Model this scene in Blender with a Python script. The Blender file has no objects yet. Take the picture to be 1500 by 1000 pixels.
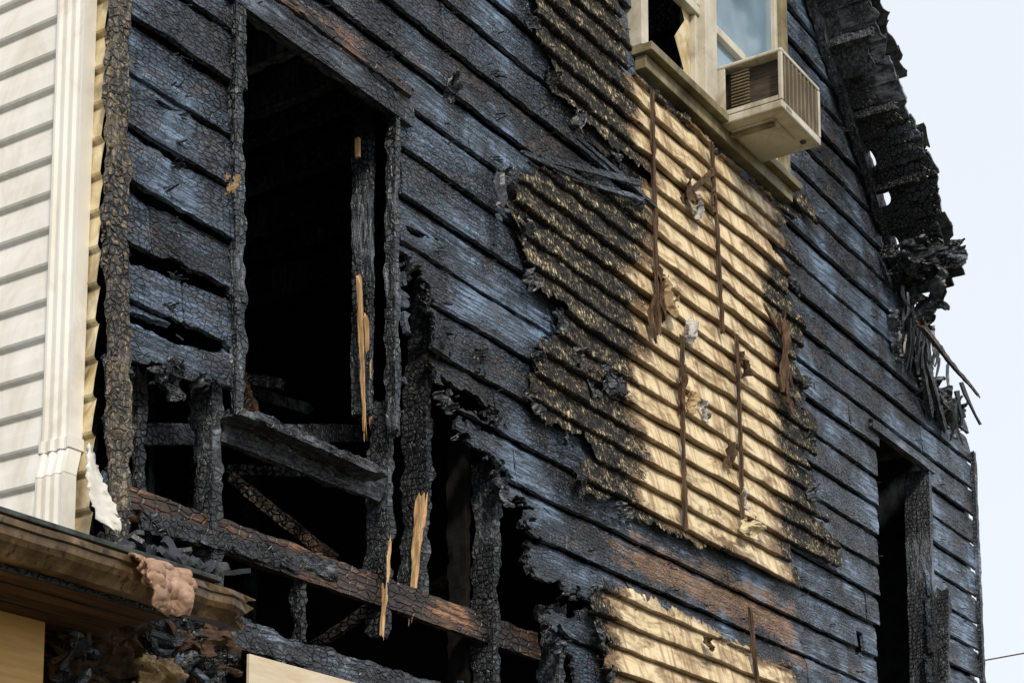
import bpy, math, random
import numpy as np
from mathutils import Vector, Matrix
random.seed(7); RNG=np.random.RandomState(11)
# ------------------------------------------------------------------ camera (keystone-corrected lens: vertical shift)
scene=bpy.context.scene
FPX=2700.0; YC=1169.0; PITCH=math.atan(380/2700.0); YAW=math.radians(-57.0)
D0=4.27
CAM=Vector((0,-D0,1.7))
cd=bpy.data.cameras.new("camera"); cam=bpy.data.objects.new("camera",cd)
scene.collection.objects.link(cam); scene.camera=cam
cam.location=CAM; cam.rotation_euler=(math.pi/2+PITCH,0,YAW)
cd.sensor_width=36; cd.lens=FPX/1500*36; cd.shift_y=(YC-500)/1500; cd.clip_end=3000
from mathutils import Euler
RM=Euler((math.pi/2+PITCH,0,YAW)).to_matrix()
# survey of the wall: a measured direction intersected with a real plane of the house
def ray(px,py): return RM@Vector((px-750,YC-py,-FPX))
def P(px,py,y=0.0):
    d=ray(px,py); k=(y-CAM.y)/d.y; return CAM+d*k
def PX(px,py,x):
    d=ray(px,py); k=(x-CAM.x)/d.x; return CAM+d*k
def poly(pts,y=0.0): return [(P(a,b,y).x,P(a,b,y).z) for a,b in pts]
# ------------------------------------------------------------------ noise
TAB=[RNG.rand(256,256) for _ in range(8)]
def vn(x,y,s=0):
    x=np.asarray(x,float); y=np.asarray(y,float)
    xi=np.floor(x).astype(int); yi=np.floor(y).astype(int); fx=x-xi; fy=y-yi
    fx=fx*fx*(3-2*fx); fy=fy*fy*(3-2*fy); t=TAB[s%8]
    a=t[xi%256,yi%256]; b=t[(xi+1)%256,yi%256]; c=t[xi%256,(yi+1)%256]; d=t[(xi+1)%256,(yi+1)%256]
    return (a*(1-fx)+b*fx)*(1-fy)+(c*(1-fx)+d*fx)*fy
def fbm(x,y,s=0,o=4):
    r=0; a=.5; tot=0
    for i in range(o):
        r=r+a*vn(np.asarray(x)*2**i+13.7*i,np.asarray(y)*2**i+7.1*i,s+i); tot+=a; a*=.55
    return r/tot-0.5
def sd(px,pz,pol):
    """signed distance, positive inside"""
    d=np.full(px.shape,1e9); ins=np.zeros(px.shape,bool); n=len(pol)
    for i in range(n):
        ax,az=pol[i]; bx_,bz=pol[(i+1)%n]
        ex,ez=bx_-ax,bz-az; wx=px-ax; wz=pz-az
        t=np.clip((wx*ex+wz*ez)/(ex*ex+ez*ez+1e-12),0,1)
        d=np.minimum(d,(wx-ex*t)**2+(wz-ez*t)**2)
        c=((az>pz)!=(bz>pz)); 
        if abs(ez)>1e-9: ins^=c&(px<ex*(pz-az)/ez+ax)
    d=np.sqrt(d); return np.where(ins,d,-d)
# ------------------------------------------------------------------ object helpers
def empty(name,parent=None):
    o=bpy.data.objects.new(name,None); scene.collection.objects.link(o)
    if parent: o.parent=parent
    return o
def mk(name,v,f,mat,parent=None,smooth=False,solid=None):
    m=bpy.data.meshes.new(name); m.from_pydata(v,[],f); m.update()
    if smooth: m.polygons.foreach_set('use_smooth',[True]*len(m.polygons))
    o=bpy.data.objects.new(name,m); scene.collection.objects.link(o)
    if mat: m.materials.append(mat)
    if parent: o.parent=parent
    if solid:
        s=o.modifiers.new('thick','SOLIDIFY'); s.thickness=solid; s.offset=-1
    return o
def bx(name,x0,x1,y0,y1,z0,z1,mat,parent=None,bev=0.004):
    v=[(x,y,z) for x in (x0,x1) for y in (y0,y1) for z in (z0,z1)]
    f=[(0,1,3,2),(4,6,7,5),(0,4,5,1),(2,3,7,6),(0,2,6,4),(1,5,7,3)]
    o=mk(name,v,f,mat,parent)
    if bev:
        b=o.modifiers.new('b','BEVEL'); b.width=bev; b.segments=2
    return o
def grid_mesh(name,X,Y,Z,F,attrs,mat,parent,solid=.02,smooth=True):
    R,T,N=F.shape; ids=np.arange(R*T*N).reshape(R,T,N)
    a=ids[:,:-1,:-1];b=ids[:,:-1,1:];c=ids[:,1:,1:];d=ids[:,1:,:-1]
    S=F>0; k=S[:,:-1,:-1].astype(int)+S[:,:-1,1:]+S[:,1:,1:]+S[:,1:,:-1]
    full=k==4; mix=(k>0)&(k<4)
    quads=np.stack([a[full],b[full],c[full],d[full]],1)
    vx=X.ravel();vy=Y.ravel();vz=Z.ravel();ff=F.ravel()
    at={n:v.ravel() for n,v in attrs.items()}
    extra=[];ex={};base=R*T*N;polys=[]
    ma=np.stack([a[mix],b[mix],c[mix],d[mix]],1)
    for q in ma.tolist():
        pl=[]
        for i in range(4):
            u=q[i];w=q[(i+1)%4];fu=ff[u];fw=ff[w]
            if fu>0: pl.append(u)
            if (fu>0)!=(fw>0):
                key=(u,w) if u<w else (w,u)
                if key not in ex:
                    t=fu/(fu-fw); ex[key]=base+len(extra); extra.append((u,w,t))
                pl.append(ex[key])
        if len(pl)>=3: polys.append(pl)
    if extra:
        E=np.array(extra); u=E[:,0].astype(int);w=E[:,1].astype(int);t=E[:,2]
        app=lambda A: np.concatenate([A,A[u]*(1-t)+A[w]*t])
        vx,vy,vz=app(vx),app(vy),app(vz); at={n:app(v) for n,v in at.items()}
    used=np.zeros(len(vx),bool); used[quads.ravel()]=True
    for p in polys: used[p]=True
    rem=np.cumsum(used)-1
    fl=rem[quads].tolist()+[[int(rem[i]) for i in p] for p in polys]
    V=np.stack([vx,vy,vz],1)[used].tolist()
    o=mk(name,V,fl,mat,parent,smooth,solid)
    for n,v in at.items():
        A=o.data.attributes.new(n,'FLOAT','POINT'); A.data.foreach_set('value',v[used].astype(np.float32))
    return o
def beam(name,p0,p1,w,d,mat,parent=None,ref=(1,0,0),rough=.006,rag=.04,seg=.03,taper=0,sub=3):
    p0=Vector(p0);p1=Vector(p1);t=(p1-p0);L=t.length;t.normalize()
    a=Vector(ref);a=(a-t*a.dot(t)).normalized();b=t.cross(a).normalized()
    if w/sub<.004: sub=1
    ring=[]
    for i in range(sub): ring.append((-.5+i/sub,-.5))
    for i in range(sub): ring.append((.5,-.5+i/sub))
    for i in range(sub): ring.append((.5-i/sub,.5))
    for i in range(sub): ring.append((-.5,.5-i/sub))
    n=len(ring); ns=max(2,int(L/seg)); sx=random.random()*90; v=[]
    ri=np.arange(n)*1.0
    re0=[random.uniform(0,rag) for _ in ring]; re1=[random.uniform(0,rag) for _ in ring]
    for s in range(ns+1):
        u=s/ns; nz=fbm(np.full(n,sx+u*L*18),ri*.9+sx,1,3); nz2=float(fbm(np.array([sx+u*L*2.5]),np.array([3.]),3,2)[0])
        for i,(qa,qb) in enumerate(ring):
            k=1-taper*u
            da=1+nz[i]*2*rough/max(w,.01)*1.6; db=1+nz[i]*2*rough/max(d,.01)*1.6
            q=p0+t*(u*L)+a*(qa*w*k*da+nz2*rough*1.5)+b*(qb*d*k*db)
            if s==0: q-=t*re0[i]
            if s==ns: q+=t*re1[i]
            v.append(tuple(q))
    f=[]
    for s in range(ns):
        for i in range(n):
            j=(i+1)%n; f.append((s*n+i,s*n+j,(s+1)*n+j,(s+1)*n+i))
    f.append(tuple(range(n))[::-1]); f.append(tuple(range(ns*n,ns*n+n)))
    return mk(name,v,f,mat,parent)
# ------------------------------------------------------------------ node helpers
def nm(name,rough=.7,spec=.3):
    m=bpy.data.materials.new(name); m.use_nodes=True; nt=m.node_tree; b=nt.nodes['Principled BSDF']
    b.inputs['Roughness'].default_value=rough; b.inputs['Specular IOR Level'].default_value=spec
    return m,nt,b
def L(nt,a,b): nt.links.new(a,b)
def coord(nt,sc=(1,1,1),rot=(0,0,0)):
    tc=nt.nodes.new('ShaderNodeTexCoord'); mp=nt.nodes.new('ShaderNodeMapping')
    mp.inputs['Scale'].default_value=sc; mp.inputs['Rotation'].default_value=rot
    L(nt,tc.outputs['Object'],mp.inputs[0]); return mp.outputs[0]
def noise(nt,vec,scale=1,detail=4,rough=.6,dist=0):
    n=nt.nodes.new('ShaderNodeTexNoise'); L(nt,vec,n.inputs['Vector'])
    n.inputs['Scale'].default_value=scale;n.inputs['Detail'].default_value=min(detail,4)
    n.inputs['Roughness'].default_value=rough;n.inputs['Distortion'].default_value=dist
    return n.outputs[0]
def voro(nt,vec,scale=1,feat='DISTANCE_TO_EDGE',rnd=1.0):
    n=nt.nodes.new('ShaderNodeTexVoronoi'); n.feature=feat; L(nt,vec,n.inputs['Vector']); n.inputs['Scale'].default_value=scale
    n.inputs['Randomness'].default_value=rnd
    return n.outputs['Distance']
def ramp(nt,fac,stops):
    r=nt.nodes.new('ShaderNodeValToRGB'); L(nt,fac,r.inputs[0]); e=r.color_ramp.elements
    while len(e)<len(stops): e.new(.5)
    for i,(p,c) in enumerate(stops):
        e[i].position=p; e[i].color=(c,c,c,1) if isinstance(c,(int,float)) else (*c,1)
    return r.outputs[0]
def mixc(nt,fac,a,b,blend='MIX'):
    n=nt.nodes.new('ShaderNodeMix'); n.data_type='RGBA'; n.blend_type=blend
    for s,i in ((fac,0),(a,6),(b,7)):
        if isinstance(s,(int,float)): n.inputs[i].default_value=s
        elif isinstance(s,tuple): n.inputs[i].default_value=(*s,1)
        else: L(nt,s,n.inputs[i])
    return n.outputs[2]
def mth(nt,op,a,b=0.0,clamp=False):
    n=nt.nodes.new('ShaderNodeMath'); n.operation=op; n.use_clamp=clamp
    for s,i in ((a,0),(b,1)):
        if isinstance(s,(int,float)): n.inputs[i].default_value=s
        else: L(nt,s,n.inputs[i])
    return n.outputs[0]
def attr(nt,name):
    n=nt.nodes.new('ShaderNodeAttribute'); n.attribute_name=name; return n.outputs['Fac']
def bump(nt,b,h,strength=.6,dist=.01):
    n=nt.nodes.new('ShaderNodeBump'); n.inputs['Strength'].default_value=strength; n.inputs['Distance'].default_value=dist
    L(nt,h,n.inputs['Height']); L(nt,n.outputs[0],b.inputs['Normal'])
def warp(nt,vec,amt=.02,scale=8):
    n=nt.nodes.new('ShaderNodeTexNoise'); L(nt,vec,n.inputs['Vector']); n.inputs['Scale'].default_value=scale; n.inputs['Detail'].default_value=1
    s=nt.nodes.new('ShaderNodeVectorMath'); s.operation='MULTIPLY_ADD'; L(nt,n.outputs['Color'],s.inputs[0])
    s.inputs[1].default_value=(amt,amt,amt); L(nt,vec,s.inputs[2]); return s.outputs[0]
def char_mat(name,grain=(4,60,80),crack=(30,34,58),ash=(.16,.235,.35),ashamt=(.37,.58),wood=False,dark=(.014,.017,.022),bs=.9,fleck=0):
    m,nt,b=nm(name,.5,.6)
    base=coord(nt)
    g=noise(nt,coord(nt,grain),1,4,.65,.5)
    big=noise(nt,base,1.9,4,.62,.5)
    mid=noise(nt,coord(nt,(4,9,14)),1,3,.6,.3)
    w=warp(nt,coord(nt),.02,7)
    mp=nt.nodes.new('ShaderNodeMapping'); mp.inputs['Scale'].default_value=crack; L(nt,w,mp.inputs[0])
    ck=voro(nt,mp.outputs[0],1,rnd=.75)
    c1=ramp(nt,ck,[(0,0),(.05,.45),(.12,1)])
    ckamt=ramp(nt,big,[(.42,1),(.58,.1)])
    crackm=mixc(nt,ckamt,(1,1,1),c1)
    am=mth(nt,'ADD',mth(nt,'MULTIPLY',big,.6),mth(nt,'MULTIPLY',mid,.4))
    if wood: am=mth(nt,'ADD',am,mth(nt,'MULTIPLY',mth(nt,'SUBTRACT',attr(nt,'brd'),.5),.12))
    af=ramp(nt,am,[(ashamt[0],.03),((ashamt[0]+ashamt[1])/2,.38),(ashamt[1],1)])
    gm=ramp(nt,g,[(.34,.08),(.5,.6),(.66,1)])
    col=mixc(nt,af,dark,mixc(nt,1.0,ash,gm,'MULTIPLY'))
    ash_sheen=ramp(nt,mth(nt,'ADD',mth(nt,'MULTIPLY',g,.55),mth(nt,'MULTIPLY',big,.45)),[(.535,0),(.62,.85)])
    col=mixc(nt,ash_sheen,col,tuple(min(1,c*1.5) for c in ash))  # glossy highlights painted into the char colour as brighter ash
    col=mixc(nt,1.0,col,crackm,'MULTIPLY')
    if wood:
        wc=mixc(nt,gm,(.05,.026,.013),(.40,.22,.10))
        wf=ramp(nt,mth(nt,'ADD',attr(nt,'wood'),mth(nt,'MULTIPLY',mth(nt,'SUBTRACT',mid,.5),1.8)),[(.45,0),(.85,.85)])
        col=mixc(nt,wf,col,wc)
        wt=ramp(nt,mth(nt,'ADD',mth(nt,'MULTIPLY',big,-.5),mth(nt,'ADD',mid,.25)),[(.54,0),(.66,.5)])
        col=mixc(nt,wt,col,(.085,.052,.035))
        # pale mineral spatter where paint or plaster blistered off
        sp=ramp(nt,noise(nt,coord(nt,(15,15,9)),1,3,.65,.6),[(.70,0),(.74,.6)])
        col=mixc(nt,sp,col,(.26,.31,.38))
        ef=attr(nt,'edge'); col=mixc(nt,ramp(nt,ef,[(.3,0),(1,.6)]),col,(.016,.018,.022))
    if fleck:
        fl=ramp(nt,noise(nt,coord(nt,(45,45,70)),1,3,.6),[(.55,0),(.64,fleck)])
        col=mixc(nt,fl,col,(.34,.25,.12))
    L(nt,col,b.inputs['Base Color'])
    L(nt,ramp(nt,g,[(.3,.55),(.7,.27)]),b.inputs['Roughness'])
    h=mth(nt,'ADD',mth(nt,'MULTIPLY',crackm,.9),mth(nt,'MULTIPLY',g,.7))
    bump(nt,b,h,bs,.018)
    return m
M_sheath=char_mat('charred_board',wood=True)
M_post=char_mat('charred_post',grain=(50,50,9),crack=(34,34,36),ash=(.11,.13,.155),ashamt=(.42,.66),bs=1)
M_rail=char_mat('charred_rail',grain=(6,60,60),crack=(28,38,38),ash=(.14,.18,.24),ashamt=(.42,.66),bs=1)
M_crust=char_mat('charred_crust',grain=(16,50,50),crack=(34,38,38),ash=(.10,.115,.135),ashamt=(.46,.72),bs=1)
M_gold=char_mat('charred_post_flecked',grain=(60,60,9),crack=(36,36,34),ash=(.14,.11,.07),fleck=.8,bs=1)
M_brown=char_mat('scorched_brown_wood',grain=(5,60,60),crack=(16,24,34),ash=(.30,.14,.06),ashamt=(.46,.68),dark=(.02,.015,.013),bs=.9)
M_roof=char_mat('charred_roof_deck',grain=(20,8,20),crack=(22,30,22),ash=(.16,.19,.23),ashamt=(.38,.60),bs=1)
def simple(name,c1,c2,scale=6,rough=.6,spec=.3,stretch=(1,1,1),bs=.2,bd=.004,dirt=None):
    m,nt,b=nm(name,rough,spec)
    n=noise(nt,coord(nt,stretch),scale,4,.62,.4)
    col=mixc(nt,ramp(nt,n,[(.35,0),(.65,1)]),c1,c2)
    if dirt:
        n2=noise(nt,coord(nt,(1,1,.6)),3.3,4,.7,.8)
        col=mixc(nt,ramp(nt,n2,[(dirt[1],0),(dirt[1]+.2,dirt[2])]),col,dirt[0])
    L(nt,col,b.inputs['Base Color']); bump(nt,b,n,bs,bd); return m
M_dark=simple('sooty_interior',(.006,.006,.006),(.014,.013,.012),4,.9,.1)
M_pale=simple('split_pale_wood',(.34,.20,.09),(.66,.44,.24),1,.7,.2,(50,50,5),.6,.008,((.05,.03,.02),.55,.8))
M_white=simple('white_vinyl',(.75,.73,.67),(.82,.80,.75),3,.45,.35,(1,1,1),.1,.003,((.48,.41,.29),.52,.55))
M_yellow=simple('scorched_vinyl',(.50,.38,.18),(.75,.66,.45),9,.5,.3,(1,1,1),.4,.006,((.05,.035,.02),.48,.85))
M_frame=simple('aged_frame_paint',(.48,.44,.35),(.64,.61,.52),5,.5,.3,(1,1,1),.2,.003,((.13,.10,.06),.5,.8))
M_sill=simple('scorched_sill',(.15,.125,.065),(.30,.26,.15),7,.5,.3,(1,1,1),.3,.004,((.03,.02,.015),.5,.7))
M_ply=simple('plywood',(.66,.38,.12),(.80,.52,.22),1.2,.65,.25,(3,3,30),.15,.002)
M_ply2=simple('pale_plywood',(.60,.49,.35),(.74,.65,.50),1.2,.65,.25,(3,3,20),.15,.002)
M_lath=simple('rusty_lath',(.03,.02,.014),(.14,.08,.045),1,.75,.2,(50,50,6),.6,.005)
M_paper=simple('torn_housewrap',(.20,.19,.18),(.62,.61,.59),10,.8,.15,(1,1,1),.4,.006,((.10,.07,.05),.46,.9))
M_paper2=simple('scorched_foil',(.22,.14,.07),(.46,.33,.17),12,.6,.3,(1,1,1),.4,.006,((.04,.025,.02),.46,.85))
M_foam=simple('melted_insulation',(.22,.12,.075),(.46,.31,.22),9,.5,.4,(1,1,1),.8,.012,((.08,.045,.03),.47,.8))
M_shingle=simple('sooty_shingle',(.025,.028,.028),(.08,.09,.085),18,.85,.25,(1,1,1),.7,.008)
M_black=simple('char_flake',(.006,.007,.008),(.035,.042,.052),12,.42,.5,(1,1,1),.8,.01)
M_ground=simple('dirt_ground',(.07,.06,.04),(.12,.11,.07),1.5,.95,.1)
def gutter_mat():
    m,nt,b=nm('bronze_gutter',.30,.5); b.inputs['Metallic'].default_value=.4
    n=noise(nt,coord(nt,(9,5,5)),1,4,.7,.3); n2=noise(nt,coord(nt,(40,30,30)),1,3,.6)
    c=ramp(nt,n,[(.3,(.05,.03,.016)),(.5,(.15,.095,.045)),(.68,(.31,.22,.115))])
    c=mixc(nt,ramp(nt,n2,[(.58,0),(.66,.75)]),c,(.03,.02,.015))
    L(nt,c,b.inputs['Base Color']); bump(nt,b,n2,.15,.004); return m
M_gutter=gutter_mat()
def siding_mat():
    m,nt,b=nm('scorched_siding',.55,.35)
    ch=attr(nt,'char'); n1=noise(nt,coord(nt,(2.2,4,6)),2.2,4,.68,.7); n2=noise(nt,coord(nt,(11,20,16)),1,4,.7,.4)
    fine=noise(nt,coord(nt,(36,60,70)),1,3,.6); drip=noise(nt,coord(nt,(20,8,1.4)),1,4,.65,.5)
    cream=mixc(nt,ramp(nt,n1,[(.3,0),(.7,1)]),(.84,.71,.47),(.62,.47,.26))
    tl=attr(nt,'lap_shade_dirt') 
    cream=mixc(nt,ramp(nt,mth(nt,'ADD',mth(nt,'MULTIPLY',tl,.55),mth(nt,'MULTIPLY',n2,.6)),[(.46,0),(.80,.92)]),cream,(.15,.09,.04))  # underlap shadow and dirt painted into the cream at lap edges
    cream=mixc(nt,ramp(nt,drip,[(.47,0),(.64,.8)]),cream,(.29,.18,.085))
    stain=mth(nt,'ADD',ch,mth(nt,'MULTIPLY',mth(nt,'SUBTRACT',n1,.5),2.0))
    c=mixc(nt,ramp(nt,stain,[(.0,0),(.22,.5),(.42,.92)]),cream,(.15,.085,.04))
    w=warp(nt,coord(nt),.02,14); mp=nt.nodes.new('ShaderNodeMapping'); mp.inputs['Scale'].default_value=(52,30,18); L(nt,w,mp.inputs[0])
    ck=voro(nt,mp.outputs[0]); crust=ramp(nt,ck,[(0,0),(.25,1)])
    lg=ramp(nt,mth(nt,'ADD',mth(nt,'MULTIPLY',n1,.6),mth(nt,'MULTIPLY',n2,.4)),[(.46,0),(.58,1)])
    tan=mixc(nt,lg,(.13,.105,.075),(.64,.53,.32))
    cc=mixc(nt,ramp(nt,mth(nt,'ADD',mth(nt,'MULTIPLY',fine,.5),mth(nt,'MULTIPLY',n2,.5)),[(.46,0),(.58,1)]),(.016,.016,.017),tan)
    cc=mixc(nt,crust,(.008,.007,.007),cc)
    cc=mixc(nt,ramp(nt,tl,[(.4,0),(1,.9)]),cc,(.008,.008,.008))  # same underlap shadow painted over the charred colour
    s2=mth(nt,'ADD',ch,mth(nt,'ADD',mth(nt,'MULTIPLY',mth(nt,'SUBTRACT',n2,.5),1.9),mth(nt,'MULTIPLY',mth(nt,'SUBTRACT',fine,.5),.8))); cf=ramp(nt,s2,[(.46,0),(.58,1)])
    c=mixc(nt,cf,c,cc)
    L(nt,c,b.inputs['Base Color'])
    h=mth(nt,'ADD',mth(nt,'MULTIPLY',crust,cf),mth(nt,'MULTIPLY',n2,.35)); bump(nt,b,h,.9,.016)
    L(nt,ramp(nt,cf,[(0,.5),(1,.8)]),b.inputs['Roughness']); return m
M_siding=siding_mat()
def glass_mat():
    m,nt,b=nm('hazy_window_glass',.10,.7); n=noise(nt,coord(nt),3,3,.5)
    L(nt,ramp(nt,n,[(.3,(.12,.19,.25)),(.7,(.24,.35,.44))]),b.inputs['Base Color']); return m
M_glass=glass_mat()
# ------------------------------------------------------------------ house
house=empty('burned_house')
xc=P(165,400).x; E_=P(1306,392); Q_=P(1180,0); ze=E_.z; xe=E_.x; SL=(Q_.z-E_.z)/(E_.x-Q_.x)
xR=P(1434,1000).x; zlow=P(1412,622).z
xridge=xe-4.2; zridge=ze+(xe-xridge)*SL
outline=[(xc,-.5)]+[(xR+.02,-.5)]+poly([(1434,1010),(1428,800),(1425,690),(1412,622),(1395,592),(1352,560),(1345,520),(1330,480),(1312,440),(1306,392)])+[(xridge,zridge),(xc,zridge-(xridge-xc)*SL)]
H_win=poly([(358,14),(584,174),(584,660),(345,600)])
H_big=poly([(187,548),(225,540),(262,566),(300,560),(332,575),(345,600),(583,640),(583,372),(610,388),(632,425),(628,450),(645,490),(700,515),(722,540),(668,520),(635,510),(640,545),(668,572),(715,592),(745,628),(700,612),(655,598),(660,630),(690,660),(735,700),(720,715),(782,742),(765,765),(790,785),(768,830),(808,850),(862,880),(790,885),(780,900),(810,935),(840,960),(835,1025),(187,1025)])
H_door=poly([(1284,634),(1358,692),(1360,1150),(1284,1150)])
slits=[poly(p) for p in ([(192,366),(260,384),(335,420),(335,438),(262,408),(192,384)],[(190,455),(260,474),(330,500),(330,520),(255,505),(190,472)],[(192,132),(260,165),(240,160)],[(1253,922),(1262,928),(1264,962),(1254,958)],[(590,330),(640,352),(600,345)])]
xw0=P(930,60).x; xw1=P(1135,200).x; zsill=P(1030,168).z
H_ac=[(xw0,zsill),(xw1,zsill),(xw1,zsill+1.35),(xw0,zsill+1.35)]
wood1=poly([(880,785),(930,775),(1165,872),(1175,970),(1100,940),(905,845)]); wood2=poly([(400,-20),(440,-20),(600,90),(580,110),(470,50)])
wood3=poly([(1080,880),(1270,960),(1270,1010),(1150,1000)])
def sheath(name,z0,z1,dx,nt_,pitch=.2):
    R=int(math.ceil((z1-z0)/pitch)); xs=np.arange(xc,xR+.06,dx); N=len(xs); T=np.linspace(0,1,nt_)
    X=np.broadcast_to(xs,(R,nt_,N)).copy(); r=np.arange(R)[:,None,None]; gr=np.round(z0/pitch)+r
    rj=RNG.rand(R,1,1)
    leftz=np.clip((P(340,300).x-X)/.3,0,1)
    g0=.002+.006*np.clip(fbm(X*1.7,gr*9.3,2,3)+.5,0,1)+.022*np.clip(fbm(X*5,gr*3.3,5,4)-.02,0,1)*2*(1+1.5*leftz)
    zw=.018*fbm(X*.7,gr*2.1,4,3)
    zb=z0+r*pitch+g0*.5+zw
    g1=.002+.026*np.clip(fbm(X*7,gr*4.7+50,6,4),0,1)*(1+2*leftz)
    zt=z0+(r+1)*pitch-g1+.018*fbm(X*.7,(gr+1)*2.1,4,3)
    Z=zb+(zt-zb)*T[None,:,None]
    hb=sd(X,Z,H_big)
    nz=fbm(X*8,Z*7,1,4)
    hole=np.maximum(hb+ (rj-.5)*.10 + nz*.14 + .12*fbm(X*16,Z*55,3,3)+.06*fbm(X*50,Z*45,6,2), np.maximum(sd(X,Z,H_win),sd(X,Z,H_door)+fbm(X*15,Z*15,2)*.02))
    for s in slits: hole=np.maximum(hole,sd(X,Z,s)+.03*fbm(X*14,Z*14,2,4))
    hole=np.maximum(hole,sd(X,Z,H_ac))
    # butt joints between board lengths, some burned open
    u=(X+rj*3.1+gr*1.37)/2.1; seg=np.floor(u); fr=(u-seg)*2.1
    F=np.minimum(-hole,sd(X,Z,outline)+.05*fbm(X*10,Z*10,5,4))
    jt=np.minimum(fr,2.1-fr); F=np.minimum(F,jt-.004-.02*np.clip(fbm(X*2,gr*3.1+T[None,:,None]*2,2,3),0,1))
    edge=np.clip(1-(-hb)/.18,0,1)*(hb<.1)
    lap=(1-T)[None,:,None]
    tw=(np.sin(seg*7.13+gr*3.7)*.5)
    Y=-.018*lap + .022*(rj-.5)+.010*tw+ .014*fbm(X*1.6,gr*7.7,3,3)+.012*fbm(X*10,Z*14,4,4)+.007*fbm(X*45,Z*60,2,2) - .06*edge*fbm(X*5,gr*5+T[None,:,None],7,3)
    Y=Y+.014*np.clip((T-.88)/.12,0,1)[None,:,None]
    brd=(np.sin(seg*12.9898+gr*78.233)*43758.5453)%1
    wd=np.maximum.reduce([sd(X,Z,wood1),sd(X,Z,wood2),sd(X,Z,wood3)-.1]); wd=np.clip(wd/.3+.4,0,1)
    return grid_mesh(name,X,Y,Z,F,{'brd':brd,'wood':wd,'edge':edge},M_sheath,house,.022,False)
sheath('charred_wall_boards',2.2,8.2,.010,14)
sheath('charred_gable_boards',8.2,10.8,.06,5)
sheath('charred_lower_wall',.0,2.2,.06,5)
# dark sheet added behind the intact boards so gaps show no light
bx('gap_blackout',P(905,500).x,P(1280,500).x,.06,.075,2.3,zsill-.1,M_dark,house,0)
# siding
S1=poly([(770,-60),(790,55),(812,105),(803,130),(845,170),(880,215),(925,240),(945,262),(930,300),(880,275),(835,245),(775,222),(772,250),(745,255),(748,300),(768,340),(775,420),(815,450),(820,500),(840,515),(915,575),(880,560),(790,515),(785,560),(782,600),(800,630),(855,645),(872,680),(838,705),(850,725),(925,745),(935,770),(1162,858),(1163,790),(1222,805),(1195,770),(1160,740),(1195,700),(1180,660),(1190,610),(1165,600),(1205,565),(1175,540),(1170,480),(1150,450),(1172,400),(1135,350),(1190,335),(1180,300),(1140,285),(918,92),(905,-60)],-.05)
S2=poly([(880,838),(1165,968),(1166,1100),(880,1100),(892,960),(866,890)],-.05)
CL=poly([(925,100),(1140,285),(1128,450),(1138,600),(1150,850),(930,760),(925,620),(935,520),(915,430),(955,330)],-.05)
CL2=poly([(905,845),(1150,960),(1150,1100),(905,1100)],-.05)
pitch=.124; z0=3.0; R=43; dx=.009; xs=np.arange(P(740,300).x-.1,P(1235,700).x+.3,dx); N=len(xs)
T=np.array([0,.03,.07,.15,.3,.5,.7,.85,1.0]); nT=len(T)
X=np.broadcast_to(xs,(R,nT,N)).copy(); r=np.arange(R)[:,None,None]; rj=RNG.rand(R,1,1); rk=RNG.rand(R,1,1)
sag=.014*fbm(X*1.2,r*.35,2,3)+.012*fbm(X*4,r*1.9,3,3)
Z=z0+r*pitch-.008+(pitch+.008)*T[None,:,None]+sag
s1=np.maximum(sd(X,Z,S1),sd(X,Z,S2))
rightness=np.clip((X-P(1000,500).x)/.6,0,1)
ragx=(rj-.5)*(.09+.14*rightness)+fbm(X*10,Z*10,1,4)*.10+.06*fbm(X*40,Z*30,3,3)
F=s1+ragx
F=np.minimum(F,-sd(X,Z,[(xw0-.06,zsill-.04),(xw1+.1,zsill-.04),(xw1+.1,zsill+1.5),(xw0-.06,zsill+1.5)]))
prof=np.interp(T,[0,.03,.07,.15,1],[-.008,-.026,-.032,-.030,0])[None,:,None]
clean=np.maximum(sd(X,Z,CL),sd(X,Z,CL2))
charv=np.clip(.5-clean/.30+(rk-.5)*.5+1.3*fbm(X*3,r*3.7+T[None,:,None]*.8,5,4)-.02,0,1)
bul=np.clip(fbm(X*3.5,Z*3.5,7,3),0,1)
Y=-.034+prof*(1+.8*fbm(X*3,r*5.5,2,3))+.016*fbm(X*2,r*3.3,4,3)-.03*bul+charv*.030*fbm(X*16,Z*16,6,4)-.02*np.clip(1-np.abs(F)/.06,0,1)*fbm(X*9,Z*9,5)
lap_shade_dirt=np.broadcast_to(np.interp(T,[0,.07,.2,.75,1],[1,.4,.0,.25,1])[None,:,None],X.shape)  # mask for the shadow and dirt painted along lap edges
grid_mesh('scorched_siding',X,Y,Z,F,{'char':charv,'lap_shade_dirt':lap_shade_dirt},M_siding,house,.004,False)
# interior: back wall, partition and ceiling added to keep the openings dark
bx('blackout_back_wall',xc+.1,xR-.1,2.6,2.7,0,8.5,M_dark,house,0)
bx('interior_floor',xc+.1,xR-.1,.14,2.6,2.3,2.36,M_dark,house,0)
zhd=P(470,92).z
bx('blackout_ceiling',xc+.1,P(740,300).x,.16,2.6,zhd+.25,zhd+.32,M_dark,house,0)
bx('blackout_partition',P(880,500).x,P(880,500).x+.08,.16,2.6,0,8.5,M_dark,house,0)
bx('right_side_wall',xR-.1,xR,.03,6,0,zlow-.15,M_black,house,0)
bx('rear_wall',xc+.1,xR,6,6.1,0,zlow-.15,M_black,house,0)
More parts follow.
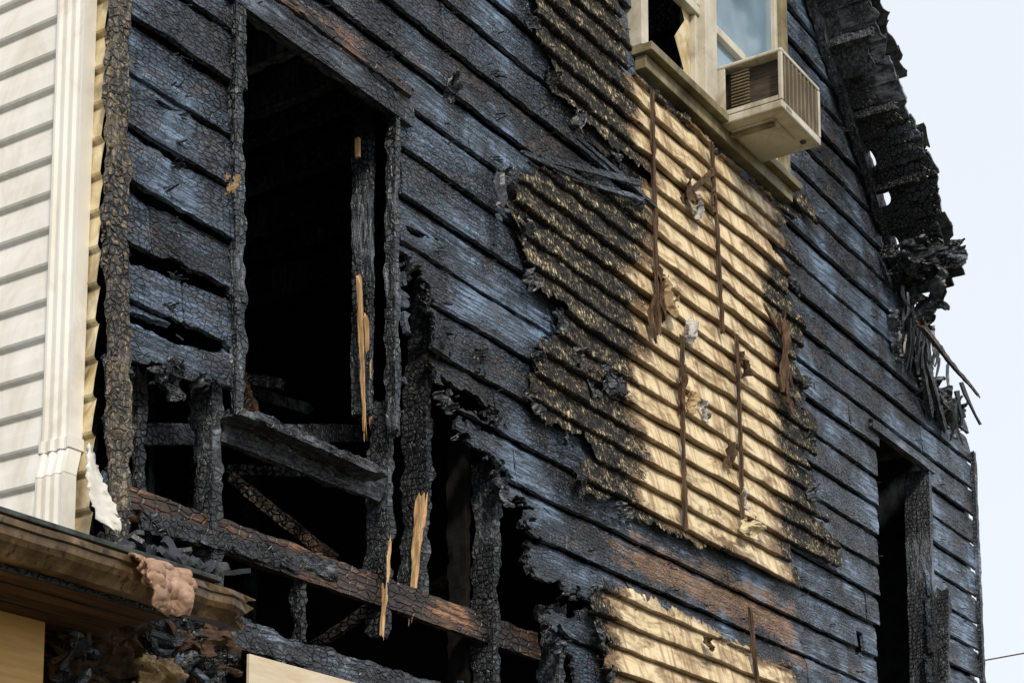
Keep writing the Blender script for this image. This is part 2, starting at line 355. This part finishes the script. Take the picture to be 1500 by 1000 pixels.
# ------------------------------------------------------------------ framing seen through the burned openings
def ang(px,py):
    d=ray(px,py); return d.y/d.x
def vbeam(name,pl,pr,pt,pb,y0=.03,w=.045,mat=M_post,prb=None,rag=.06,rough=.008,dmax=.16,taper=0):
    a=P(pr,pt,y0); c=P(pr if prb is None else prb,pb,y0)
    dep=(a.x-w)*ang(pl,(pt+pb)/2 if prb is None else pt)-D0-y0
    dep=min(max(dep,.03),dmax)
    off=Vector((-w/2,dep/2,0))
    return beam(name,a+off,c+off,w,dep,mat,house,(1,0,0),rough,rag,.018,taper)
# corner
vbeam('corner_post',146,190,-90,790,-.04,.085,M_gold,rough=.020,dmax=.10)
vbeam('window_jamb',334,359,-60,592,-.035,.05,M_post,rough=.014,dmax=.05)
beam('window_header',P(330,-20,-.01),P(596,172,-.01),.05,.09,M_rail,house,(0,1,0),.008,.02)
beam('window_header_trim',P(380,-25,-.045),P(600,135,-.045),.02,.035,M_brown,house,(0,1,0),.012,.02)
vbeam('window_jamb_far',562,586,150,620,-.03,.035,M_post,rough=.012,dmax=.09)
vbeam('window_jamb_reveal',512,548,165,600,.12,.03,M_post,rough=.006,dmax=.12)
vbeam('cripple_stud',540,578,600,915,.03,.040,M_crust,rough=.020,prb=572)
vbeam('wall_stud',598,640,425,860,.05,.045,M_crust,prb=628,rough=.022)
vbeam('wall_stud',692,732,690,1060,.03,.045,M_crust,prb=734,rough=.022)
vbeam('wall_stud',280,326,560,860,.03,.055,M_crust,rough=.024,prb=330)
vbeam('wall_stud',190,215,560,800,.10,.04,M_crust,rough=.014)
vbeam('wall_stud',424,448,850,935,.06,.035,M_crust,rough=.020)
vbeam('wall_stud',790,826,900,1080,.03,.045,M_crust,rough=.022)
vbeam('wall_stud',655,690,640,1000,.16,.045,M_dark,rough=.012)
vbeam('splintered_wood',556,574,800,925,.025,.020,M_pale,rough=.008,rag=.05,prb=566,dmax=.03,taper=.5)
vbeam('splintered_wood',600,624,740,892,.045,.028,M_pale,rough=.010,rag=.07,prb=610,dmax=.04,taper=.6)
vbeam('splintered_wood',516,530,425,618,.11,.012,M_pale,rough=.004,rag=.08,prb=538,dmax=.02,taper=.3)
vbeam('splintered_wood',528,541,470,618,.12,.010,M_pale,rough=.004,rag=.08,prb=548,dmax=.02,taper=.2)
vbeam('jamb_block',516,528,205,228,.11,.012,M_pale,rough=.002,rag=.01,dmax=.02)
# sills and rails
beam('window_sill',P(345,605,.0),P(552,695,.0),.10,.035,M_crust,house,(0,1,0),.018,.03,.018)
beam('sill_plank',P(335,632,.07),P(548,718,.07),.03,.09,M_crust,house,(0,1,0),.014,.05,.018)
beam('fallen_plank',P(185,637,.14),P(585,634,.75),.03,.075,M_rail,house,(0,1,0),.004,.02)
beam('bottom_rail',P(183,738,.07),P(780,945,.07),.04,.12,M_brown,house,(0,1,0),.010,.05)
beam('bottom_rail',P(205,764,.05),P(480,835,.05),.03,.06,M_crust,house,(0,1,0),.022,.05,.018)
beam('lower_plate',P(300,916,.0),P(900,1120,.0),.10,.10,M_rail,house,(0,1,0),.024,.06,.018)
beam('lower_plate',P(330,935,-.04),P(640,1010,-.02),.03,.06,M_crust,house,(0,1,0),.018,.06,.018)
for i in range(9):
    a=P(200+i*62,560,.5+.2*(i%3)); beam('ceiling_joist',Vector((a.x,.15,zhd+.16)),Vector((a.x+.05,2.5,zhd+.16)),.045,.16,M_post,house,(1,0,0),.01,.01)
for i in range(12):
    p=P(370+i*38,540+random.uniform(0,350),.7+.4*(i%3)); beam('interior_debris',p,p+Vector((random.uniform(-.4,.4),random.uniform(.2,.6),random.uniform(-.5,.5))),.025,.05,M_brown if i%3==0 else M_post,house,(1,0,0),.01,.05)
for i in range(7):
    x=xc+1.6+i*.4; beam('interior_stud',(x,2.2,2.4),(x,2.2,zhd+.2),.04,.1,M_brown if i%3==0 else M_post,house,(1,0,0),.01,.02)
# doorway on the right
zd=P(1320,664).z; x0=P(1284,800).x; x1=P(1358,800).x
beam('door_header',(x0-.1,-.02,zd+.03),(x1+.1,-.02,zd+.03),.05,.06,M_rail,house,(0,1,0),.006,.02)
beam('door_jamb',(x1+.02,.06,zd),(x1+.02,.06,3),.05,.18,M_post,house,(1,0,0),.008,.02)
vbeam('porch_post',1366,1392,870,1100,-.1,.05,M_post,rough=.02)
beam('corner_trim',(xR-.03,-.03,zlow-.2),(xR+.01,-.03,2.5),.05,.03,M_rail,house,(1,0,0),.006,.02)
# ------------------------------------------------------------------ window with frame
win=empty('window_frame',house)
ztop=zsill+1.3; xm0=P(1029,150,-.05).x; xm1=P(1046,150,-.05).x
bx('sill',xw0-.06,xw1+.08,-.13,.02,zsill-.055,zsill-.01,M_sill,win)
bx('apron',xw0-.04,xw1+.05,-.085,-.02,zsill-.13,zsill-.057,M_sill,win)
bx('casing_near',xw0-.06,xw0+.01,-.075,.05,zsill-.01,ztop,M_frame,win)
bx('mullion',xm0,xm1,-.075,.08,zsill-.01,ztop,M_frame,win)
bx('casing_far',xw1-.03,xw1+.05,-.075,.05,zsill-.01,ztop,M_sill,win)
bx('head',xw0-.06,xw1+.05,-.075,.05,ztop,ztop+.09,M_frame,win)
zm=P(1000,12).z
for nme,a,c in (('near',xw0+.012,xm0-.002),('far',xm1+.002,xw1-.032)):
    bx('sash_bottom_'+nme,a,c,-.03,.02,zsill-.008,zsill+.05,M_frame,win)
    bx('sash_meeting_'+nme,a,c,-.045,.012,zm,zm+.05,M_frame,win)
    bx('sash_stile_'+nme,a,a+.035,-.032,.018,zsill+.052,zm-.002,M_frame,win)
    bx('sash_stile2_'+nme,c-.035,c,-.032,.018,zsill+.052,zm-.002,M_frame,win)
    bx('upper_stile_'+nme,a,a+.035,-.047,-.005,zm+.052,ztop-.002,M_frame,win)
    bx('upper_stile2_'+nme,c-.035,c,-.047,-.005,zm+.052,ztop-.002,M_frame,win)
mk('upper_pane',[(xw0+.04,-.02,zm+.05),(xm0-.03,-.02,zm+.05),(xm0-.03,-.02,ztop),(xw0+.04,-.02,ztop)],[(0,1,2,3)],M_glass,win)
mk('far_pane',[(xm1+.03,-.01,zsill+.05),(xw1-.06,-.01,zsill+.05),(xw1-.06,-.01,zm),(xm1+.03,-.01,zm)],[(0,1,2,3)],M_glass,win)
mk('far_upper_pane',[(xm1+.03,-.02,zm+.05),(xw1-.06,-.02,zm+.05),(xw1-.06,-.02,ztop),(xm1+.03,-.02,ztop)],[(0,1,2,3)],M_glass,win)
mk('broken_pane',[(xm0-.04,0,zsill+.05),(xm0-.04,0,zm),(xm0-.14,0,zm),(xm0-.10,0,zsill+.45),(xm0-.22,0,zsill+.3),(xm0-.12,0,zsill+.16),(xm0-.2,0,zsill+.05)],[(0,1,2,3,4,5,6)],M_yellow,win)
# ------------------------------------------------------------------ air conditioner
ac=empty('window_air_conditioner')
ax0=P(1050,140,-.06).x; ayf=-(D0-ax0*ang(1145,110)); ax1=(D0+ayf)/ang(1202,165)
zz=lambda px,py:(CAM+ray(px,py)*((ayf-CAM.y)/ray(px,py).y)).z
z1_=zz(1145,69); z0_=zz(1143,153)
M_ac=simple('ac_enamel',(.44,.41,.33),(.60,.57,.48),2,.38,.4,(1,1,1),.03,.001,((.22,.16,.09),.5,.7))
M_acg=simple('ac_grille',(.16,.13,.085),(.30,.25,.17),4,.5,.4,(1,1,1),.03,.001)
M_acd=simple('ac_coil',(.02,.017,.014),(.09,.07,.05),1,.5,.4,(6,6,120),.6,.004)
b_=.022; H=z1_-z0_
bx('base_pan',ax0,ax1,ayf,.0,z0_,z0_+.045,M_ac,ac,.008); bx('top_cover',ax0,ax1,ayf,.0,z1_-.022,z1_,M_ac,ac,.008)
for n_,a,c in (('near',ax0,ax0+b_),('far',ax1-b_,ax1)):
    bx('front_post_'+n_,a,c,ayf,ayf+b_,z0_+.047,z1_-.024,M_ac,ac,.004)
bx('side_panel_back',ax0,ax0+.012,-.11,.0,z0_+.047,z1_-.024,M_ac,ac,.003)
bx('side_panel_low',ax0,ax0+.012,ayf+b_+.002,-.112,z0_+.047,z0_+.075,M_ac,ac,.003)
bx('far_side',ax1-.012,ax1,ayf+b_+.002,0,z0_+.047,z1_-.024,M_ac,ac,.003)
bx('coil_block',ax0+.07,ax1-.03,ayf+.03,-.02,z0_+.05,z1_-.026,M_acd,ac,.0)
for i in range(12):
    z=z0_+.085+i*(H-.12)/12
    bx('coil_tube_%d'%i,ax0+.03,ax0+.045,-.24,-.13,z,z+.007,M_acg,ac,.003)
for i in range(24):
    z=z0_+.055+i*(H-.085)/24; bx('front_slat_%d'%i,ax0+b_,ax1-b_,ayf+.006,ayf+.011,z,z+.0035,M_acg,ac,0)
for i in range(1,10):
    x=ax0+(ax1-ax0)*i/10; bx('front_rib_%d'%i,x,x+.004,ayf+.002,ayf+.014,z0_+.047,z1_-.022,M_acg,ac,0)
bx('base_emboss',ax0+.08,ax1-.15,ayf+.09,-.1,z0_-.008,z0_+.001,M_ac,ac,.005)
bx('drain_cap',ax1-.12,ax1-.09,ayf+.05,ayf+.08,z0_-.012,z0_+.001,M_acd,ac,.005)
bx('bracket',ax0+.1,ax0+.13,ayf+.1,-.06,z0_-.03,z0_-.009,M_sill,ac,.004)
bx('brand_plate',ax0+.05,ax0+.12,ayf-.002,ayf+.001,z0_+.012,z0_+.028,M_acg,ac,.001)
# ------------------------------------------------------------------ laths, torn wrap
for (a,b,c,d,w) in ((955,140,965,482,.026),(1043,215,1058,482,.024),(999,500,1003,768,.024),(1080,498,1088,752,.024),(1099,898,1110,1010,.024),(1143,470,1158,560,.026)):
    beam('furring_strip',P(a,b,-.085),P(c,d,-.085),w,.016,M_lath,house,(1,0,0),.008,.04)
for (a,b,c,d,w) in ((795,232,935,268,.03),(840,262,940,292,.022),(850,205,958,300,.018),(1000,292,1045,250,.03),(770,225,850,262,.02),(1120,450,1150,500,.02)):
    beam('loose_lath',P(a,b,-.06),P(c,d,-.09),w,.014,M_lath if a>960 else M_rail,house,(0,0,1),.004,.03)
def crumple(name,px,py,w,h,mat,y=-.09,par=house,seed=0,amp=.05,n=14):
    c=P(px,py,y); w=w*.75
    X,Z=np.meshgrid(np.linspace(-.5,.5,n),np.linspace(-.5,.5,n)); s=seed*3.3
    F=.40-np.sqrt(X**2+Z**2)+1.1*fbm(X*2.6+s,Z*2.6+s,seed%4,4)
    D=amp*2*fbm(X*4+s,Z*3+9+s,2,3)
    Xw=c.x+X*w+.5*w*Z*math.sin(s); Zw=c.z+Z*h
    return grid_mesh(name,Xw[None],(c.y+D)[None],Zw[None],F[None],{},mat,par,.003,False)
for i,(a,b,w,h,mt) in enumerate([(1012,278,.20,.20,M_lath),(1022,302,.13,.15,M_paper),(985,440,.25,.2,M_paper2),(1012,484,.18,.14,M_paper),(972,430,.15,.3,M_lath),(1018,585,.18,.16,M_paper2),(1034,602,.12,.10,M_paper),(1100,772,.36,.14,M_yellow),(1093,735,.08,.18,M_paper),(1070,665,.07,.16,M_lath),(1092,535,.2,.15,M_lath),(1150,515,.14,.5,M_lath),(1156,590,.16,.16,M_lath),(1045,290,.14,.16,M_lath),(1040,945,.14,.1,M_lath),(338,270,.04,.08,M_paper2),(1000,575,.1,.3,M_lath),(735,290,.25,.25,M_black),(900,560,.3,.15,M_roof),(960,460,.1,.3,M_lath)]):
    crumple('torn_housewrap',a,b,w,h,mt,-.095,house,i+1)
rs_=random.Random(5)
for i,(a,b) in enumerate([(748,262),(770,330),(780,410),(822,470),(850,520),(900,572),(790,530),(785,590),(830,648),(850,715),(915,750),(780,30),(808,115),(850,180),(905,235),(872,860),(880,930),(895,985),(870,560),(930,300),(1165,420),(1180,560),(1185,640),(1190,720),(1210,790)]):
    crumple('peeling_char',a,b,rs_.uniform(.12,.22),rs_.uniform(.08,.16),M_black if i%3 else M_crust,-.06,house,i+31,.05)
for i,(a,b) in enumerate([(605,395),(625,440),(650,500),(705,535),(660,590),(720,610),(675,640),(730,715),(775,760),(770,820),(830,870),(790,905),(815,950),(230,548),(300,562),(262,560),(665,120),(735,280)]):
    crumple('curled_char',a+rs_.uniform(-6,6),b,rs_.uniform(.10,.2),rs_.uniform(.08,.16),M_crust if i%2 else M_black,-.02,house,i+61,.07)
# ------------------------------------------------------------------ roof with burned rake
cosr=1/math.sqrt(1+SL*SL)
def roof_plane(name,zoff,ymin,pitch,seed,mat,thick,jit,end=0.0):
    Ls=(xe+.2+end-xridge); R=int(Ls/cosr/pitch); y=np.concatenate([np.arange(ymin-.2,.3,.015),np.arange(.3,6.4,.3)]); nT=7
    T=np.linspace(0,1,nT); Yg=np.broadcast_to(y,(R,nT,len(y))).copy(); r=np.arange(R)[:,None,None]
    s=(r+T[None,:,None]*.99)*pitch*cosr+0*Yg; X=xridge+s; Z=zridge+zoff-s*SL
    rr=np.random.RandomState(seed); j=rr.rand(R,1,1)
    F=Yg-(ymin+jit*(j-.5)+.16*fbm(X*6,Yg*5,seed,4)+.12*fbm(X*1.8,Yg*1.1,seed+2,2)+.06*fbm(X*25,Yg*25,seed+1,2))
    for (a,b,rd) in ((1272,231,.055),(1291,283,.06),(1305,352,.06)):
        d=ray(a,b)
        k=(zridge+zoff-(CAM.x-xridge)*SL-CAM.z)/(d.z+d.x*SL); q=CAM+d*k
        F=np.minimum(F,np.sqrt(((X-q.x)/1.1)**2+((Yg-q.y)*.9)**2)-rd+.03*fbm(X*9,Yg*9,3))
    Z=Z+.03*fbm(X*6,Yg*6,seed+1,4)+.016*(j-.5)-.03*T[None,:,None]
    return grid_mesh(name,X,Yg,Z,F,{},mat,house,thick,False)
roof_plane('roof_deck',.02,-.38,.13,3,M_roof,-.02,.05)
roof_plane('roof_shingles',.07,-.45,.17,5,M_shingle,-.012,.06,-.05)
roof_plane('roof_underlayer',-.025,-.26,.21,6,M_crust,-.012,.16,-.1)
mk('roof_other_slope',[(xridge,-.45,zridge+.05),(xridge,6.3,zridge+.05),(xc-.4,6.3,zridge-(xridge-xc+.4)*SL),(xc-.4,-.45,zridge-(xridge-xc+.4)*SL)],[(0,1,2,3)],M_shingle,house,solid=.05)
mk('burned_lower_roof',[(xe+.15,.1,ze-.15),(xe+.15,6.2,ze-.15),(xR+.1,6.2,zlow-.15),(xR+.1,.1,zlow-.15)],[(0,1,2,3)],M_shingle,house,solid=.05)
beam('rake_rafter',(xridge,-.06,zridge-.08),(xe+.1,-.06,ze-.14),.05,.12,M_post,house,(0,1,0),.012,.1)
for i in range(11):
    x=xridge+.6+i*.35; z=zridge-(x-xridge)*SL-.07
    beam('lookout',(x,-.34,z),(x,-.0,z),.045,.05,M_crust,house,(1,0,0),.014,.05)
shv=[];shf=[]
def shard(p,l,w,t,dirv,curl=.3):
    d=Vector(dirv).normalized(); a=d.orthogonal().normalized(); a.rotate(Matrix.Rotation(random.uniform(0,6.28),3,d)); b=d.cross(a)
    i0=len(shv); n=4
    for k in range(n+1):
        u=k/n; ww=w*(1-.45*u)*random.uniform(.5,1.2); c=Vector(p)+d*(l*u)+b*(curl*l*u*u*random.uniform(.5,1))+a*(w*random.uniform(-.2,.2))
        for sa,sb in ((-1,-1),(1,-1),(1,1),(-1,1)): shv.append(tuple(c+a*(sa*ww/2)+b*(sb*t/2)))
    for k in range(n):
        for q in range(4):
            m=i0+k*4; shf.append((m+q,m+(q+1)%4,m+4+(q+1)%4,m+4+q))
    shf.append((i0+3,i0+2,i0+1,i0)); m=i0+n*4; shf.append((m,m+1,m+2,m+3))
def rag(name,px,py,y,w,h,tilt,mat,seed,amp=.08):
    """curled, ragged charred sheet; tilt=share of the width turned out of the wall plane"""
    n=26; c=P(px,py,y); U,V=np.meshgrid(np.linspace(-.5,.5,n),np.linspace(-.5,.5,n)); s=seed*2.7; w=w*.75
    F=.42-np.maximum(np.abs(U),np.abs(V)*.95)+.55*fbm(U*3+s,V*3+s,seed%5,4)
    X=c.x+U*w*(1-tilt)+amp*2*fbm(V*3+s,U*2+s,1,3); Y=c.y-U*w*tilt+amp*3*fbm(U*3+s,V*4,2,3); Z=c.z+V*h+amp*fbm(U*5,V*5+s,3,3)
    return grid_mesh(name,X[None],Y[None],Z[None],F[None],{},mat,house,.015,False)
for i,(a,b,y,w,h,t) in enumerate([(1325,385,-.15,.5,.2,.3),(1352,368,-.3,.45,.16,.6),(1378,372,-.35,.4,.2,.7),(1335,420,-.12,.3,.3,.3),(1322,450,-.04,.35,.5,.2),(1340,500,-.06,.3,.4,.2),(1352,545,-.04,.3,.35,.2),(1380,590,-.05,.4,.25,.2),(1398,612,-.05,.3,.25,.3),(1372,408,-.3,.2,.4,.6),(1310,490,-.03,.2,.4,.1),(1365,575,-.03,.3,.25,.2),(1360,455,-.2,.2,.25,.5)]):
    rag('burned_eave_sheet',a,b,y,w,h,t,M_black if i%2 else M_roof,i+3)
for i in range(30):
    t=random.random(); p=P(1315+t*85+random.gauss(0,6),410+t*170+random.gauss(0,14),random.uniform(-.2,.0)); shard(p,random.uniform(.12,.35),random.uniform(.02,.05),.015,(random.uniform(-.3,.4),random.uniform(-.2,.2),-1))
mk('burned_eave_wreckage',shv,shf,M_black,house)
beam('broken_rafter_tail',P(1352,480,-.25),P(1428,574,-.3),.03,.05,M_brown,house,(0,1,0),.01,.1,taper=.6)
beam('broken_rafter_tail',P(1335,470,-.1),P(1362,600,-.05),.04,.06,M_post,house,(0,1,0),.01,.1)
beam('broken_rafter_tail',P(1352,520,-.1),P(1380,620,-.05),.04,.06,M_post,house,(0,1,0),.01,.1)
# nails
shv=[];shf=[]
def on_wall(p):
    x=np.array([p.x]);z=np.array([p.z])
    return sd(x,z,outline)[0]>.1 and max(sd(x,z,H_big)[0],sd(x,z,H_win)[0],sd(x,z,H_door)[0],sd(x,z,H_ac)[0])<-.03 and (sd(x,z,S1)[0]<0)
for i in range(1100):
    p=P(random.uniform(195,1420),random.uniform(0,990),-.02)
    p.x=round(p.x/.4)*.4+random.gauss(0,.02); p.z=math.floor(p.z/.2)*.2+random.choice((.04,.15))+random.gauss(0,.008)
    if on_wall(p): shard(p,random.uniform(.025,.055),.0055,.0055,(random.uniform(-.3,.3),-1,random.uniform(-.9,.2)),.1)
mk('nails',shv,shf,M_black,house)
# ------------------------------------------------------------------ white siding side wall
dv=Vector((0,1,0)); nv=Vector((-1,0,0))
C=Vector((xc-.02,.03,0))
def wall_side(name,s0,s1,z0,z1,pitch,mat,off=0.0):
    R=int((z1-z0)/pitch); T=[0,.04,.1,.5,1]; pr=[0,.014,.018,.012,0]; v=[];f=[]
    for r in range(R):
        b=len(v)
        for s in (s0,s1):
            for t,pp in zip(T,pr):
                q=C+dv*s+nv*(pp+off); v.append((q.x,q.y,z0+(r+t)*pitch-(.005 if t==0 else 0)))
        for k in range(4): f.append((b+k,b+k+1,b+5+k+1,b+5+k))
    return mk(name,v,f,mat,house)
wall_side('white_siding',.10,6,0,8.0,.128,M_white)
wall_side('scorched_corner_siding',.0,.10,0,8.0,.128,M_yellow,.004)
def sx_at(px,py,off):
    d=ray(px,py); q0=C+nv*off; k=(q0-CAM).dot(nv)/d.dot(nv); q=CAM+d*k; return (q-q0).dot(dv),q.z
ds=empty('downspout',house)
def pipe(name,s0,s1,z0,z1,o0,o1,shift=0,ss=0):
    prof=[]; n=14
    for i in range(n+1):
        u=i/n; prof.append((s0+(s1-s0)*u,o1+(.005 if i%4<2 else -.003)))
    prof+= [(s1,o0),(s0,o0)]
    v=[];f=[];m=len(prof)
    for z,sh,s2 in ((z0,shift,ss),(z1,0,0)):
        for s,o in prof:
            q=C+dv*(s+s2)+nv*(o+sh); v.append((q.x,q.y,z))
    for i in range(m): f.append((i,(i+1)%m,m+(i+1)%m,m+i))
    f.append(tuple(range(m)));f.append(tuple(range(m,2*m)))
    return mk(name,v,f,M_white,ds)
sa,_=sx_at(119,300,.06); sb,_=sx_at(76,300,.06)
_,zb=sx_at(95,655,.06); _,zbb=sx_at(95,748,.06)
pipe('pipe',sa,sb,zb,8.0,.02,.07); pipe('elbow',sa,sb,zb-.10,zb-.002,.02,.07,.03,-.01); pipe('outlet',sa-.01,sb-.01,zb-.3,zb-.102,.05,.10,.0,-.0); pipe('strap',sa-.006,sb+.006,zb-.01,zb+.03,.018,.078)
# ------------------------------------------------------------------ porch roof, gutter
pr=empty('porch_roof',house)
yg=-.5; zg=P(185,818,yg).z; xg1=P(356,880,yg).x; xg0=1.5
prof=[(.06,.0),(-.03,.0),(-.038,-.004),(-.038,-.018),(-.028,-.022),(-.026,-.045),(-.018,-.06),(.0,-.075),(.012,-.092),(.06,-.092)]
v=[];f=[];m=len(prof); n=60
for k in range(n+1):
    x=xg0+(xg1-xg0)*k/n; u=k/n
    sagv=-.012*max(0,u-.8)*5+.004*math.sin(k*.9)*(u**4); dn=.012*math.sin(k*1.7)*(u**6)
    for j,(a,b) in enumerate(prof): v.append((x+(.03*math.sin(j*1.9) if k==n else 0),yg+a+dn*(1 if 2<j<8 else .3),zg+b+sagv))
for k in range(n):
    for i in range(m-1): f.append((k*m+i,(k+1)*m+i,(k+1)*m+i+1,k*m+i+1))
mk('gutter',v,f,M_gutter,pr,solid=.003)
bx('fascia',xg0,xg1-.2,yg+.064,yg+.08,zg-.11,zg+.0,M_rail,pr)
M_soff=simple('sooty_soffit',(.02,.013,.009),(.10,.055,.03),1,.7,.2,(3,30,30),.5,.005)
for i in range(5):
    y=yg+.075+i*.085; bx('soffit_%d'%i,xg0,xg1-.25,y,y+.08,zg-.115-.002*(i%2),zg-.10,M_soff,pr,.003)
tn=math.tan(math.radians(19))
rs=[(xg0,yg,zg+.01),(xg1-.1,yg,zg+.01),(xg1-.25,-.02,zg+.01+.48*tn),(xc-.02,-.02,zg+.01+.48*tn),(xc-.02,1.5,zg+.01+2.0*tn),(xg0,1.5,zg+.01+2.0*tn)]
mk('porch_shingles',rs,[(0,1,2,3),(0,3,4,5)],M_shingle,pr,solid=.02)
for i in range(3):
    y=yg-.02+i*.14; bx('shingle_course_%d'%i,xg0,xg1-.12-.05*i,y,y+.15,zg+.014+i*.14*tn,zg+.03+i*.14*tn,M_shingle,pr,.003)
bx('lower_wall_left',xg0,xc+.3,.04,.09,0,zg+.1,M_brown,house,0)
shv=[];shf=[]
for i in range(90):
    x=random.uniform(xc-.05,xg1-.05); y=random.uniform(-.48,-.05); shard((x,y,zg+.03+(y-yg)*tn+random.uniform(0,.02)),random.uniform(.03,.12),random.uniform(.03,.08),.015,(random.uniform(-1,1),random.uniform(-.4,.4),random.uniform(-.1,.12)),.1)
mk('roof_debris',shv,shf,M_black,house)
for i in range(16):
    rag('hanging_debris',rs_.uniform(80,320),rs_.uniform(905,1010),rs_.uniform(-.1,.02),rs_.uniform(.2,.5),rs_.uniform(.1,.3),.1,rs_.choice([M_black,M_crust,M_soff,M_paper2]),i+40,.05)
for i in range(8):
    a=rs_.uniform(90,300); b=rs_.uniform(900,1000); beam('hanging_lath',P(a,b,-.08),P(a+rs_.uniform(-80,80),b+rs_.uniform(20,80),-.05),.02,.02,rs_.choice([M_lath,M_rail]),house,(0,1,0),.004,.03)
# torn vinyl strip melted off at the corner foot
n=24; v=[];f=[]
for k in range(n+1):
    u=k/n; cx=np.interp(u,[0,.3,.6,.85,1],[130,135,147,160,172]); cy=650+u*128; hw=np.interp(u,[0,.25,.6,.85,1],[3,9,15,17,5])+2*math.sin(k*2.3)
    for j in range(5):
        t=j/4*2-1; q=P(cx+hw*t,cy+3*math.sin(k*1.3+j*2),-.10-.012*math.cos(t*2.5+u*4)); v.append(tuple(q))
for k in range(n):
    for j in range(4): a=k*5+j; f.append((a,a+5,a+6,a+1))
mk('torn_corner_vinyl',v,f,M_white,house,True,.003)
# melted insulation draped over the gutter
def drape(name,px0,px1,py0,py1,seed,off):
    n=44; U,V=np.meshgrid(np.linspace(0,1,n),np.linspace(0,1,n)); s=seed*4.1
    a=P(px0,py0,yg-.04); c=P(px1,py1,yg-.04)
    F=.47-np.maximum(np.abs(U-.5),np.abs(V-.5))+.30*fbm(U*2.5+s,V*2.5+s,seed,4)-.35*np.clip(V-.5,0,1)*np.abs(U-.62)*2
    X=a.x+(c.x-a.x)*U+.03*V*V; Z=a.z+(c.z-a.z)*V+.02*fbm(U*4+s,V*4,1,3)
    Y=yg-.045-off-.07*np.sin(V*3.1)*(fbm(U*3.2+s,V*1.2+s,2,3)+.35)-.03*fbm(U*7+s,V*6,3,3)+.07*np.clip(.12-V,0,1)*5
    return grid_mesh(name,X[None],Y[None],Z[None],F[None],{},M_foam,ins,.010,True)
ins=empty('insulation_flap')
drape('drape_back',186,270,808,880,2,0.0); drape('drape_front',196,262,815,912,3,.012)
# plywood sheets
p=P(62,896,-.06); q=P(0,1000,-.06)
bx('plywood_sheet',q.x-1.0,p.x,-.075,-.06,zg-1.6,p.z,M_ply,None,.002)
p=P(358,958,-.06)
bx('plywood_sheet.001',p.x,p.x+1.2,-.085,-.07,p.z-1.3,p.z,M_ply2,None,.002)
# ------------------------------------------------------------------ ground, pole, wire
mk('ground',[(-900,-900,0),(900,-900,0),(900,900,0),(-900,900,0)],[(0,1,2,3)],M_ground)
A=PX(1436,968,30); B=PX(1500,956,30); D=(B-A).normalized(); E2=A+D*14
cu=bpy.data.curves.new('utility_wire','CURVE'); cu.dimensions='3D'; cu.bevel_depth=.012; sp=cu.splines.new('POLY'); sp.points.add(30)
for i in range(31):
    u=-4+i*.6; w_=A+D*u; sp.points[i].co=(w_.x,w_.y,w_.z+.004*(u-1)**2,1)
wo=bpy.data.objects.new('utility_wire',cu); scene.collection.objects.link(wo); cu.materials.append(M_lath)
pole=empty('utility_pole')
beam('pole_shaft',(E2.x,E2.y,0),(E2.x,E2.y,E2.z+1.6),.3,.3,M_lath,pole,(1,0,0),.01,.0,.5)
beam('crossarm',(E2.x-1,E2.y,E2.z+.6),(E2.x+1,E2.y,E2.z+.6),.1,.12,M_lath,pole,(0,1,0),.004,.0,.3)
# ------------------------------------------------------------------ light
sund=Vector((-.8,-.95,1.0)).normalized()
sl=bpy.data.lights.new('sun','SUN'); sl.energy=2.8; sl.angle=math.radians(6); sl.color=(1,.90,.75)
so=bpy.data.objects.new('sun',sl); scene.collection.objects.link(so); so.rotation_euler=sund.to_track_quat('Z','Y').to_euler()
w=bpy.data.worlds.new("World"); scene.world=w; w.use_nodes=True; nt=w.node_tree; bg=nt.nodes['Background']
sk=nt.nodes.new('ShaderNodeTexSky'); sk.sky_type='NISHITA'; sk.sun_disc=False
sk.sun_elevation=math.asin(sund.z); sk.sun_rotation=math.atan2(sund.x,sund.y); sk.dust_density=3; sk.air_density=1.0; sk.ozone_density=1.5
L(nt,mixc(nt,.82,sk.outputs[0],(6.6,6.9,7.3)),bg.inputs[0]); bg.inputs[1].default_value=.15
scene.view_settings.view_transform='Standard'; scene.view_settings.look='None'; scene.view_settings.exposure=0
